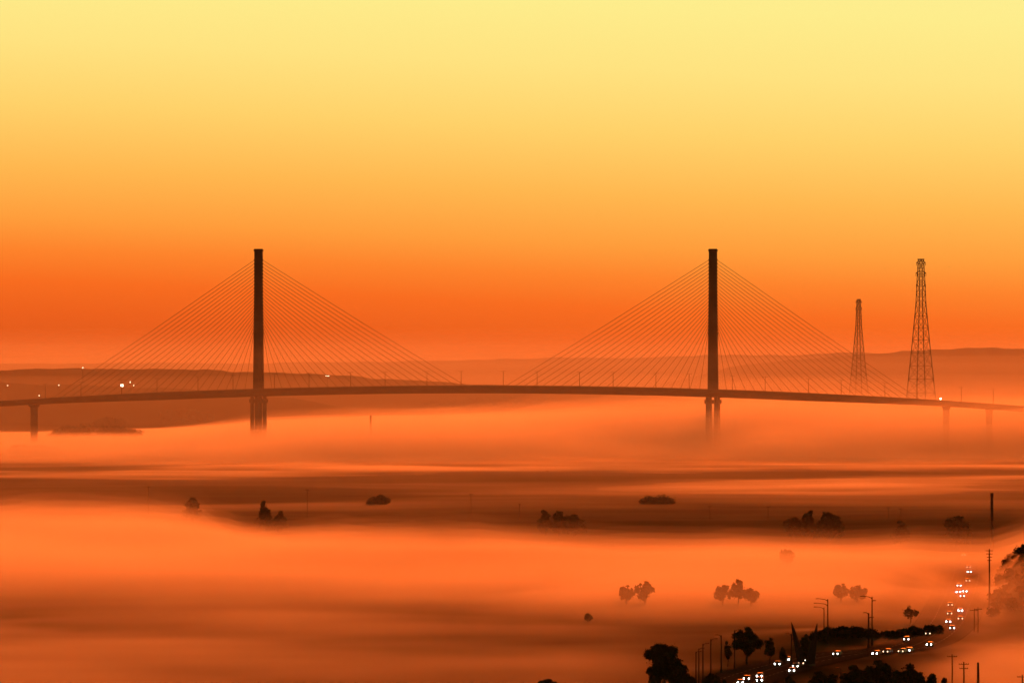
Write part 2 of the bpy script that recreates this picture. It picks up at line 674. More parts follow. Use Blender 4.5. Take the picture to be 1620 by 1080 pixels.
PR = [(0, 16.5), (0.18, 13.2), (0.55, 7.2), (0.78, 3.9), (0.88, 3.3), (1.0, 2.3)]
lattice_pylon(1457, 411, 6600, PR, [(0.985, 4.8), (0.93, 5.4), (0.87, 5.0)], 'taller lattice pylon, nearest the right edge, rising behind the deck', 0.54)
lattice_pylon(1358.5, 474, 10100, [(p, w * 0.93) for p, w in PR], [(0.985, 4.6), (0.93, 5.0), (0.87, 4.6)], 'smaller and more distant lattice pylon between the right mast and the tall pylon', 0.68)


# ------------------------------------------------------------------ trees
def leaf_quads(cent, rad, n, size, seed):
    """n small leaf sprays spread through a set of lobes"""
    g = np.random.default_rng(seed)
    cent, rad = np.array(cent), np.array(rad)
    w = (rad[:, 0] * rad[:, 1] * rad[:, 2]) ** 0.75
    k = g.choice(len(cent), n, p=w / w.sum())
    d = g.normal(size=(n, 3))
    d /= np.linalg.norm(d, axis=1)[:, None]
    r = 1.08 * g.random(n) ** 0.42 * np.where(g.random(n) < 0.10, 1.45, 1.0)
    p = cent[k] + d * r[:, None] * rad[k]
    a = g.normal(size=(n, 3))
    a /= np.linalg.norm(a, axis=1)[:, None]
    b = np.cross(a, g.normal(size=(n, 3)))
    b /= np.linalg.norm(b, axis=1)[:, None]
    s = size * (0.55 + 0.9 * g.random(n)) * (1.25 - 0.5 * r)
    a *= s[:, None]
    b *= (s * 0.6)[:, None]
    co = np.stack([p - a, p - b * 0.9 + a * 0.1, p + a, p + b], 1).reshape(-1, 3)
    return co, np.arange(4 * n).reshape(-1, 4)


def tree_parts(X, Y, z0, H, W, seed, lobes=9, flat=0.55, n=2600, leaf=0.45, trunk_frac=0.28, square=2.0, spread=0.1):
    g = random.Random(seed)
    crown_h = H * (1 - trunk_frac)
    cz = z0 + H * trunk_frac + crown_h * 0.5
    cent, rad = [(X, Y, cz)], [(W * 0.26, W * 0.26, crown_h * 0.30)]
    for i in range(lobes * 2):
        # clumps spread through an egg-shaped envelope, smaller toward its edge
        while True:
            u, v, w = g.uniform(-1, 1), g.uniform(-1, 1), g.uniform(-1, 1)
            q = (abs(u) ** square + abs(v) ** square + abs(w) ** square) ** (1 / square)
            if 0.35 < q < 0.92:
                break
        wide = 1.0 - spread * w
        lw = W * g.uniform(0.08, 0.20) * (1.25 - 0.6 * q)
        cent.append((X + u * W * 0.45 * wide, Y + v * W * 0.45 * wide, cz + w * crown_h * 0.46))
        rad.append((lw, lw, lw * flat * 1.6))
    cent.append((X + W * g.uniform(-.12, .12), Y, cz + crown_h * 0.44))
    rad.append((W * 0.11, W * 0.11, crown_h * 0.07))
    tm = MB()
    tr = max(0.15, W * 0.035)
    top = Vector((X + g.uniform(-.3, .3), Y, cz + crown_h * 0.1))
    b0 = Vector((X, Y, z0 - 0.4))
    tm.tube([b0, b0.lerp(top, 0.35) + Vector((g.uniform(-.1, .1), 0, 0)), b0.lerp(top, 0.7), top], [tr * 1.25, tr, tr * 0.75, tr * 0.4], 7)
    for c in cent[1::2]:
        st = b0.lerp(top, g.uniform(0.45, 0.9))
        e = Vector(c)
        tm.tube([st, st.lerp(e, 0.5) + Vector((0, 0, 0.06 * W)), e], [tr * 0.45, tr * 0.3, tr * 0.12], 5)
    return cent, rad, tm


def tree(X, Y, H, W, seed, label, group=None, name='tree', mat='leaf', cat='tree', z0=None, **kw):
    z0 = gz(X, Y) if z0 is None else z0
    n, leaf = kw.pop('n', 2600), kw.pop('leaf', 0.45)
    cent, rad, tm = tree_parts(X, Y, z0, H, W, seed, n=n, leaf=leaf, **kw)
    o = thing(name, (X, Y, z0), label, cat, group)
    tm.build('trunk', M['bark'], o)
    co, f = leaf_quads(cent, rad, n, leaf, seed)
    c = mesh_np('crown', co - np.array([X, Y, z0]), f, M[mat], False)
    c.parent = o
    return o


def tree_px(px, py_top, w_px, Y, seed, label, **kw):
    """a tree whose crown tops out at row py_top when standing Y metres away"""
    X = at(px, Y)
    z0 = gz(X, Y)
    H = max(2.5, zat(py_top, Y) - z0)
    return tree(X, Y, H, w_px / FPX * Y, seed, label, **kw)


# nearest trees at the foot of the picture
tree_px(1050, 1019, 58, 1490, 11, 'big dark round-topped tree rising from the bottom edge left of the lamp row', n=12000, leaf=0.42, lobes=18, trunk_frac=0.42, square=3.2, spread=-0.05, flat=0.7, mat='leaf2')
tree_px(1076, 1052, 62, 1480, 12, 'low dark bushy tree leaning against the right side of the big tree', n=9000, leaf=0.45, lobes=12, trunk_frac=0.08, mat='leaf2')
tree_px(1038, 1052, 30, 1478, 13, 'small dark bush sticking out left of the big tree trunk', n=3500, leaf=0.4, trunk_frac=0.1, mat='leaf2')
tree_px(868, 1074, 46, 1560, 14, 'low bush whose top just shows at the bottom edge', name='bush', cat='bush', n=3000, leaf=0.35, trunk_frac=0.1)
tree_px(1181, 992, 48, 1690, 15, 'rounded dark tree beside the last lamp post of the row', n=6500, leaf=0.42, lobes=15, square=2.6, spread=-0.05, trunk_frac=0.2, group='trees by the road')
tree_px(1218, 1009, 21, 1690, 16, 'small upright tree between the rounded tree and the leaning spikes', n=2200, leaf=0.38, trunk_frac=0.2, group='trees by the road')
tree_px(1151, 1014, 17, 1680, 17, 'little scrubby tree left of the rounded roadside tree', n=1400, leaf=0.35, trunk_frac=0.2, group='trees by the road')
tree_px(1239, 1024, 14, 1690, 18, 'little scrubby bush right of the small upright tree', name='bush', cat='bush', n=1200, leaf=0.35, trunk_frac=0.15, group='trees by the road')
tree_px(1275, 1003, 22, 1690, 19, 'spreading dark tree standing between the two leaning spikes', n=5000, square=2.0, spread=-0.3, leaf=0.42, lobes=12, trunk_frac=0.1, group='trees by the road')
# dark thickets below the road bend
TH = [(1350, 1052, 60, 1500, 'wide dark bush at the bottom edge under the double lamps'),
      (1392, 1044, 66, 1510, 'tallest dark bush in the thicket below the road bend'),
      (1436, 1050, 56, 1505, 'dark bush at the right end of the thicket below the road'),
      (1300, 1062, 60, 1495, 'dark bush at the bottom edge right of the lowest headlights'),
      (1130, 1066, 50, 1490, 'dark bush at the bottom edge under the lamp row'),
      (1252, 1071, 46, 1480, 'low dark bush between the headlights at the bottom edge'),
      (1472, 1066, 34, 1500, 'ragged bush at the bottom edge beside the orange mist'),
      (1495, 1073, 24, 1500, 'small ragged bush, rightmost of the thicket at the bottom edge')]
for i, (px, py, w, Y, lab) in enumerate(TH):
    tree_px(px, py, w, Y, 30 + i, lab, name='bush', cat='bush', group='bushes below the road bend', n=5200, leaf=0.5, lobes=12, trunk_frac=0.05, mat='leaf2')
# scrub behind the road
SB = [(1298, 1022, 40, 'low scrub bush right of the right leaning spike'), (1326, 1014, 52, 'dark scrub bush right under the tall lamp pair'), (1352, 1008, 44, 'dark scrub bush midway between the two lamp pairs'),
      (1378, 1005, 52, 'dark scrub bush at the foot of the right lamp pair'), (1406, 1006, 40, 'dark scrub bush just right of the right lamp pair'), (1428, 1001, 40, 'low scrub bush left of the thin bare tree'),
      (1452, 996, 44, 'dark scrub bush at the foot of the thin bare tree'), (1476, 990, 40, 'scrub bush at the inside of the road bend')]
for i, (px, py, w, lab) in enumerate(SB):
    tree_px(px, py + (3, 7, 4, 6, 9, 5, 8, 5)[i], w, 1800 + 12 * i, 130 + i, lab, name='bush', cat='bush', group='scrub bushes behind the road', n=2200, leaf=0.5, lobes=12, trunk_frac=0.05, mat='leaf2')
# trees half sunk in the near mist
MT = [(991, 925, 30, 2120, 'pale misty tree, left one of the pair half sunk in fog'), (1020, 919, 34, 2110, 'ragged misty tree, right one of the pair half sunk in fog'),
      (1143, 925, 32, 2110, 'faint ragged tree left of the three-topped misty tree'), (1168, 916, 30, 2100, 'misty tree with a forked top in the middle of the fog edge'),
      (1188, 930, 26, 2100, 'low faint tree just right of the forked misty tree'),
      (1330, 922, 28, 2130, 'faint misty tree above the double lamps'), (1356, 925, 34, 2130, 'broad faint misty tree right of the double lamps'),
      (1245, 868, 30, 2530, 'very faint treetop rising out of the bright fog'), (1440, 958, 26, 1960, 'thin bare-looking tree above the road bend'),
      (930, 972, 14, 1960, 'tiny pointed treetop alone in the brown mist')]
for i, (px, py, w, Y, lab) in enumerate(MT):
    tree_px(px, py, w, Y, 50 + i, lab, group='trees half sunk in the near mist', spread=0.5 if w < 15 else 0.1, n=260 if px == 1440 else (1500 if w > 15 else 400), leaf=0.5, lobes=13, flat=0.8, trunk_frac=0.2)
# trees at the far edge of the bright fog bank
FT = [(305, 782, 34, 3350, 'dim lone tree clump at the left of the brown band'), (418, 787, 28, 3300, 'dark tree above the sloping fog edge'),
      (443, 803, 26, 3280, 'low bush on the sloping fog edge'), (598, 780, 36, 3700, 'large blurred tree in the middle of the brown band'),
      (862, 807, 24, 3260, 'left tree of the dark flat-topped clump on the fog edge'), (884, 808, 26, 3260, 'middle tree of the dark flat-topped clump on the fog edge'),
      (908, 813, 34, 3260, 'low right-hand tree of the dark flat-topped clump on the fog edge'),
      (1042, 789, 50, 3700, 'broad blurred tree right of the flat-topped clump'), (1279, 807, 24, 3250, 'upright dark tree, left of the twin trees on the fog edge'),
      (1311, 810, 42, 3250, 'wide domed dark tree, right of the twin trees on the fog edge'), (1255, 818, 30, 3250, 'low shrub trailing left of the twin trees'),
      (1425, 824, 22, 3180, 'small faint shrub between the domed tree and the chimney'), (1513, 816, 44, 3120, 'wide domed faint tree left of the dark chimney'),
      (30, 699, 40, 6300, 'dark treetop at the left edge below the wooded island'), (72, 701, 28, 6300, 'small dark treetop beside the left edge one')]
for i, (px, py, w, Y, lab) in enumerate(FT):
    if Y > 5200:
        Y = 5850
    elif Y < 3600:                                       # rooted inside the fog bank, just short of its far edge
        Y = gd(np.interp(px, [0, 250, 330, 440, 600, 860, 1000, 1300, 1500, 1620], [838, 842, 850, 862, 866, 869, 872, 876, 884, 890]) - 20)
        Y = float(Y)
    tree_px(px, py + (5 if px < 700 else 0), w * (1.05 if px < 700 else 1.35), Y, 80 + i, lab, group='trees at the far edge of the bright fog', n=2600, leaf=0.7, lobes=13, trunk_frac=0.02, spread=0.55, square=2.3)


# wooded strips far off: one mass each
def woodland(px0, px1, py, Y, hpx, seed, label, deep=120, count=46):
    g = random.Random(seed)
    CO, F, o = [], [], 0
    for i in range(count):
        t = g.random()
        px = px0 + (px1 - px0) * t
        y = Y + g.uniform(-deep, deep)
        x = at(px, y)
        env = math.sin(math.pi * min(1, max(0, 0.04 + 0.92 * t))) ** 0.45
        h = (zat(py - hpx, Y) - max(gz(x, y), -1)) * (0.45 + 0.55 * env) * g.uniform(0.8, 1.05)
        w = min(h, 16) * g.uniform(1.1, 2.0)
        z0 = max(gz(x, y), -1)
        cent = [(x, y, z0 + h * 0.5)] + [(x + g.uniform(-.4, .4) * w, y + g.uniform(-.3, .3) * w, z0 + h * g.uniform(.3, .8)) for _ in range(4)]
        rad = [(w * .45, w * .4, h * .5)] + [(w * .25, w * .25, h * .24)] * 4
        co, f = leaf_quads(cent, rad, 260, 1.2, seed * 100 + i)
        CO.append(co)
        F.append(f + o)
        o += len(co)
    ob = mesh_np('woodland', np.concatenate(CO), np.concatenate(F), M['leaf'], False)
    return tag(ob, label, None, None, 'stuff')


def hill_wood():
    g = random.Random(5)
    CO, F, o = [], [], 0
    for i in range(330):
        y = g.uniform(2000, 2520)
        x = 0.0758 * y + 60 * g.random() ** 1.8
        if float(road_dist(np.array([x]), np.array([y]))[0]) < 13:
            continue
        h, z0 = g.uniform(2.0, 3.8), gz(x, y)
        w = h * g.uniform(0.9, 1.5)
        cent = [(x, y, z0 + h * 0.5)] + [(x + g.uniform(-.4, .4) * w, y + g.uniform(-.3, .3) * w, z0 + h * g.uniform(.4, .85)) for _ in range(4)]
        rad = [(w * .45, w * .4, h * .5)] + [(w * .22, w * .22, h * .2)] * 4
        co, f = leaf_quads(cent, rad, 300, 0.5, 900 + i)
        CO.append(co)
        F.append(f + o)
        o += len(co)
    ob = mesh_np('woodland', np.concatenate(CO), np.concatenate(F), M['leaf2'], False)
    tag(ob, 'dark wooded hillside right of the climbing road', None, None, 'stuff')


woodland(84, 214, 690, 7250, 18, 1, 'dark lens-shaped wood rising out of the fog under the left span', count=60)
woodland(150, 190, 664, 8600, 5, 2, 'thin strip of wood above the lens-shaped wood', count=16)
woodland(240, 334, 652, 9500, 7, 3, 'strip of wood at the tip of the dark shore', count=30)
woodland(670, 892, 637, 12000, 12, 4, 'faint strip of wood below the middle of the deck', count=70)
woodland(850, 1090, 650, 11000, 16, 5, 'low wooded bank left of the right mast', count=80)
woodland(-60, 96, 710, 5800, 10, 6, 'low dark treeline at the left edge', count=13, deep=60)
hill_wood()

# ------------------------------------------------------------------ chimneys, poles, lamps, spikes
def chimney(px, py_top, wpx, Y, label):
    X = at(px, Y)
    z0, zt, r = gz(X, Y) - 1, zat(py_top, Y), wpx / FPX * Y / 2
    o = thing('chimney', (X, Y, z0), label, 'chimney')
    m = MB()
    m.tube([(X, Y, z0), (X, Y, (z0 + zt) / 2), (X, Y, zt)], [r * 1.35, r * 1.15, r], 14)
    m.build('shaft', M['brick'], o, True)
    m = MB()
    m.tube([(X, Y, zt - 1.6), (X, Y, zt + 0.15)], [r * 1.18, r * 1.18], 14)
    m.build('rim', M['brick'], o)
    return o


chimney(586.5, 657, 3.0, 5960, 'short dark chimney alone in the fog right of the left mast')
chimney(1569, 780, 4.0, 2700, 'tall dark chimney rising from the fog by the right edge')


def pole(px, py_top, Y, label, arms=0, name='utility_pole', r=0.16, mat='wood', group=None):
    X = at(px, Y)
    z0 = gz(X, Y)
    zt = zat(py_top, Y)
    o = thing(name, (X, Y, z0), label, 'utility pole', group)
    m = MB()
    m.tube([(X, Y, z0 - 0.3), (X + 0.05, Y, (z0 + zt) / 2), (X, Y, zt)], [r * 1.2, r, r * 0.8], 7)
    m.build('post', M[mat], o)
    for k in range(arms):
        m = MB()
        w = 1.3 - 0.2 * k
        m.box((X, Y - r - 0.08, zt - 0.6 - 1.1 * k), (2 * w, 0.14, 0.16))
        for q in (-0.9, -0.45, 0.45, 0.9):
            m.tube([(X + q * w, Y - r - 0.08, zt - 0.53 - 1.1 * k), (X + q * w, Y - r - 0.08, zt - 0.3 - 1.1 * k)], 0.06, 5)
        m.build('cross_arm', M[mat], o)
    return o


for px, py, lab in ((235, 768, 'faintest pole at the left of the brown band'), (486, 773, 'thin pole right of the sloping fog edge'), (745, 780, 'thin pole left of the sturdy short pole'),
                    (822, 796, 'sturdy short pole left of the flat-topped tree clump'), (1123, 799, 'thin pole below the right mast'), (1215, 800, 'thin pole left of the twin trees'),
                    (1343, 815, 'low pole just right of the domed tree'), (1405, 801, 'thin pole between the domed tree and the faint shrub'), (1425, 803, 'thin pole above the faint shrub')):
    pole(px, py, 3350, lab, 1, r=0.22 if px == 822 else 0.13, group='poles standing in the brown band')
pole(1565, 868, 2080, 'tall dark pole with many cross arms on the wooded hillside', 4, r=0.28)
pole(1541, 962, 1900, 'short faint pole left of the tall hillside pole', 1, r=0.12, group='small poles by the hillside')
pole(1547, 960, 1890, 'short faint pole nearest the tall hillside pole', 1, r=0.12, group='small poles by the hillside')
pole(1506, 1034, 1560, 'faintest and leftmost of the poles in the orange corner mist', 1, r=0.16, group='poles in the corner mist')
pole(1524.5, 1046, 1540, 'pole with a box-like head in the orange corner mist', 2, r=0.2, group='poles in the corner mist')
pole(1547, 1047, 1530, 'thick plain dark pole in the orange corner mist', 0, r=0.33, mat='pole', group='poles in the corner mist')
pole(1617, 1066, 1510, 'short pole at the right edge of the corner mist', 1, r=0.16, group='poles in the corner mist')


def street_lamp(px, py_top, Y, label, arm_px, group, drop=4, r=0.11):
    X = at(px, Y)
    z0, zt = gz(X, Y), zat(py_top, Y)
    o = thing('street_lamp', (X, Y, z0), label, 'street lamp', group)
    m = MB()
    m.tube([(X, Y, z0 - 0.2), (X, Y, z0 + 1.2), (X, Y, z0 + 1.3), (X, Y, zt)], [r * 1.7, r * 1.7, r * 1.1, r * 0.75], 8)
    m.build('post', M['pole'], o)
    for k, a in enumerate(arm_px):
        L_ = a / FPX * Y
        z = zt - 0.1 - k * 1.3
        m = MB()
        m.tube([(X, Y, z - 0.5), (X + L_ * 0.3, Y, z), (X + L_, Y, z + 0.25)], [r * 0.6, r * 0.5, r * 0.4], 5)
        arm = m.build('arm', M['pole'], o)
        m = MB()
        m.box((X + L_ + math.copysign(0.35, L_), Y, z + 0.22), (0.9, 0.4, 0.2))
        m.build('lamp_head', M['pole'], arm)
    return o


ROW = [(1101, 1030, 1545, 4), (1105.5, 1025, 1560, 4), (1112, 1017.5, 1580, 5), (1124.5, 1010, 1610, 6), (1141, 1004, 1640, -6), (1162, 996, 1665, 6)]
for k, (px, py, Y, a) in enumerate(ROW):
    street_lamp(px, py, Y, f'dark street lamp in the row beside the big tree, {ORD[k]} counting from the tree', [a], 'row of street lamps right of the big tree', r=0.17)
street_lamp(1252, 1002, 1690, 'dark street lamp just left of the left leaning spike', [-5, 5], 'street lamps beside the road', r=0.2)
street_lamp(1303.5, 960, 1800, 'left post of the tall lamp pair, with curved arm', [-12], 'tall paired street lamps', r=0.16)
street_lamp(1309.5, 947, 1790, 'right and taller post of the lamp pair with long left arms', [-15, -18], 'tall paired street lamps', r=0.2)
street_lamp(1374, 969, 1790, 'shorter post with two small arms in the right lamp pair', [-4, 4], 'tall paired street lamps', r=0.26)
street_lamp(1379.5, 943, 1800, 'tallest thin post of the right lamp pair', [-15, 2], 'tall paired street lamps', r=0.2)
street_lamp(1330, 1056, 1560, 'small dim lamp standing in the dark bushes', [-3, 3], 'street lamps beside the road', r=0.14)


def spike(px_b, py_b, px_t, py_t, Y, label):
    a = Vector((at(px_b, Y), Y, gz(at(px_b, Y), Y) - 0.3))
    b = Vector((at(px_t, Y), Y - 1, zat(py_t, Y)))
    o = thing('leaning_spike', a, label, 'monument', 'pair of leaning spikes')
    m = MB()
    u = (b - a).normalized()
    s_ = u.cross(Vector((0, 1, 0))).normalized()
    rings = []
    for t, w in ((0, 1.2), (0.3, 1.0), (0.62, 0.7), (0.86, 0.36), (1, 0.05)):
        c = a.lerp(b, t)
        rings.append([c + s_ * w + Vector((0, 0.1, 0)), c + Vector((0, w * 0.7, 0)), c - s_ * w, c - Vector((0, w * 0.7, 0))])
    m.loft(rings)
    m.build('blade', M['pole'], o)
    m = MB()
    m.box(a + Vector((0, 0, 0.5)), (3.0, 3.0, 1.2))
    m.build('plinth', M['concrete'], o)
    return o


spike(1270, 1042, 1251.5, 983, 1680, 'left one of two sharp spikes leaning outward beside the road')
spike(1281, 1042, 1292.5, 985, 1680, 'right one of two sharp spikes leaning outward beside the road')


# ------------------------------------------------------------------ far lights on the left shore and the deck
def floodlight(px, py, Y, wpx, hpx, label, zb=None):
    X = at(px, Y)
    z = zat(py, Y)
    z0 = (z - 22) if zb is None else zb
    o = thing('floodlight', (X, Y, z0), label, 'floodlight', 'lights burning beyond the bridge')
    m = MB()
    m.tube([(X, Y + 1.2, z0), (X, Y + 1.2, z)], [0.4, 0.25], 6)
    m.build('post', M['pole'], o)
    w, h = 0.8 * wpx / FPX * Y, 0.8 * hpx / FPX * Y
    m = MB()
    m.box((X, Y + 0.35, z), (w + 0.4, 0.6, h + 0.4))
    m.build('housing', M['pole'], o)
    m = MB()
    m.box((X, Y, z), (w, 0.08, h))
    m.build('lens', M['flood' if wpx > 2.5 and hpx > 2 else 'small_flood'], o)
    return o


for px, py, w, h, lab in ((12, 609.5, 2.4, 1.4, 'faint light nearest the left edge above the deck'), (93, 609, 2.0, 2.0, 'small round light on the dark shore left of the big lamp'),
                          (62, 625.5, 2.0, 2.0, 'small light just above the left end of the deck'), (131, 581.5, 3.0, 1.6, 'highest light on the left shore'),
                          (193, 609.5, 4.6, 4.2, 'largest and brightest light on the left shore'), (206, 604.5, 1.8, 3.6, 'narrow upright light just right of the brightest one'),
                          (211.5, 609.5, 1.2, 3.0, 'thin dim upright light right of the narrow one'), (518, 594.5, 7.5, 1.2, 'long flat light between the left mast and midspan')):
    floodlight(px, py, 8950 if px < 400 else 9300, w, h, lab)
c = bridge_pt(1488, deck_top(1488)) + NX * -12
floodlight(1488, 630.5, c.y - 1, 2.6, 3.0, 'single white light on the right end of the bridge deck', c.z - 2)


# ------------------------------------------------------------------ cars
def make_car(mat):
    o = thing('car', (0, 0, 0), '', 'car', 'cars coming down the road with headlights on')
    m = MB()
    prof = [(-2.15, 0.35), (-2.2, 0.72), (-1.9, 0.86), (-0.95, 0.95), (-0.25, 1.42), (1.15, 1.45), (1.85, 0.98), (2.1, 0.9), (2.15, 0.38)]
    rings = []
    for x, k in ((-0.86, 0.93), (-0.78, 1.0), (0.78, 1.0), (0.86, 0.93)):
        rings.append([Vector((x * (0.86 if z > 1.2 else 1), y * k, 0.35 + (z - 0.35) * (1 if k == 1 else 0.97))) for y, z in prof])
    m.loft(rings)
    m.build('body', mat, o)
    m = MB()
    m.add([(-.66, -0.90, 1.0), (.66, -0.90, 1.0), (.56, -0.32, 1.40), (-.56, -0.32, 1.40)], [(0, 1, 2, 3)])
    m.build('windscreen', M['glass'], o)
    for s_ in (-1, 1):
        for y in (-1.35, 1.3):
            m = MB()
            m.tube([(s_ * 0.66, y, 0.32), (s_ * 0.88, y, 0.32)], 0.32, 12)
            m.build('wheel', M['rubber'], o)
    for s_ in (-1, 1):
        m = MB()
        m.ico((s_ * 0.64, -2.16, 0.70), 0.165, (1, 0.45, 1.2))
        m.build('headlight', M['head'], o, True)
    return o


CARS = [(1181.5, 1071.5, 0), (1202, 1067.5, 0), (1202, 1074, 0), (1171.5, 1078, 0), (1230.5, 1048.5, 0), (1245.5, 1041.5, 0), (1259, 1052, 0), (1253, 1059, 0), (1268, 1047.5, 1),
        (1279, 1042.5, 0), (1284, 1038, 1), (1325, 1032.5, 0), (1387, 1032, 0), (1404, 1029, 1), (1428, 1028.5, 1), (1438.5, 1027, 0), (1434, 1009.5, 0), (1461, 999.5, 1), (1468, 1000.5, 1),
        (1471, 1018, 0), (1500, 982, 0), (1506, 992, 0), (1502, 969, 1), (1503, 955.5, 1), (1519, 964.5, 0), (1522, 941.5, 0), (1516, 935, 0), (1526, 934, 0), (1517, 925, 0),
        (1531, 917.5, 1), (1533, 903.5, 0), (1524, 877, 1), (1519, 977, 1), (1532, 896, 1)]
CARS.sort(key=lambda c: -c[1])
protos = {}
for i, (px, py, dim) in enumerate(CARS):
    Y = gd(py) * (CAM_H - 1.0) / CAM_H
    X = at(px, Y)
    q = np.hypot(ROAD[:, 0] - X, ROAD[:, 1] - Y).argsort()[:2]
    a, b = ROAD[min(q)], ROAD[max(q)]
    rz = math.atan2(-(b - a)[0], (b - a)[1]) * 0.6
    dim = 1 if dim else (2 if i % 3 == 2 else 0)
    key = (i % len(paints), dim)
    z = max(0.26, gz(X, Y) + 0.02)
    if key not in protos:
        c = make_car(paints[key[0]])
        if dim:
            for ch in kids(c):
                if ch.name.startswith('headlight'):
                    ch.data.materials[0] = M['dim' if dim == 1 else 'mid']
        protos[key] = (c, [(k, []) for k in kids(c)])
        c.location = (X, Y, z)
        c.rotation_euler = (0, 0, rz)
    else:
        c = dup(protos[key][0], protos[key][1], (X, Y, z), rz)
    where = 'on the lower road' if py > 1025 else ('in the road bend' if py > 995 else 'on the climbing road')
    c['label'] = f'car with {("bright white", "dim orange", "small pale")[dim]} headlights {where}, {ORD[i]} counting up from the bottom edge'


# ------------------------------------------------------------------ birds
def bird(px, py, Y, span, label, rz):
    c = Vector((at(px, Y), Y, zat(py, Y)))
    o = thing('bird', c, label, 'bird', 'birds in flight')
    m = MB()
    d = Vector((math.cos(rz), math.sin(rz), 0))
    e = Vector((-d.y, d.x, 0))
    b = span * 0.28
    m.tube([c - d * b, c - d * b * 0.5, c + d * b * 0.4, c + d * b * 0.8, c + d * b * 1.1], [0.05 * span, 0.07 * span, 0.09 * span, 0.06 * span, 0.01 * span], 7)
    for s_ in (-1, 1):
        r, k, t = c + e * s_ * 0.05 * span, c + e * s_ * span * 0.25 + Vector((0, 0, span * 0.13)), c + e * s_ * span * 0.5 + Vector((0, 0, span * 0.04)) - d * 0.1 * span
        q = d * span * 0.1
        th = Vector((0, 0, 0.015 * span))
        m.loft([[r + q + th, r - q + th, r - q - th, r + q - th], [k + q + th, k - q + th, k - q - th, k + q - th], [t + q * .2 + th, t - q * .3 + th, t - q * .3 - th, t + q * .2 - th]])
    m.build('body', M['feather'], o)
    return o


bird(1400, 424, 3000, 0.9, 'tiny bird in the sky left of the tall pylon', 0.3)
bird(1502, 422, 3000, 0.9, 'tiny bird in the sky right of the tall pylon', 2.8)
bird(866, 745, 2000, 1.1, 'dark bird flying low over the brown band', 0.4)

# ------------------------------------------------------------------ fog lying on the ground
FX = np.linspace(-1500, 1500, 201)
FY = np.concatenate([np.linspace(1250, 3300, 206), np.linspace(3312, 6000, 170), np.linspace(6030, 12500, 130)])
FXX, FYY = np.meshgrid(FX, FY)


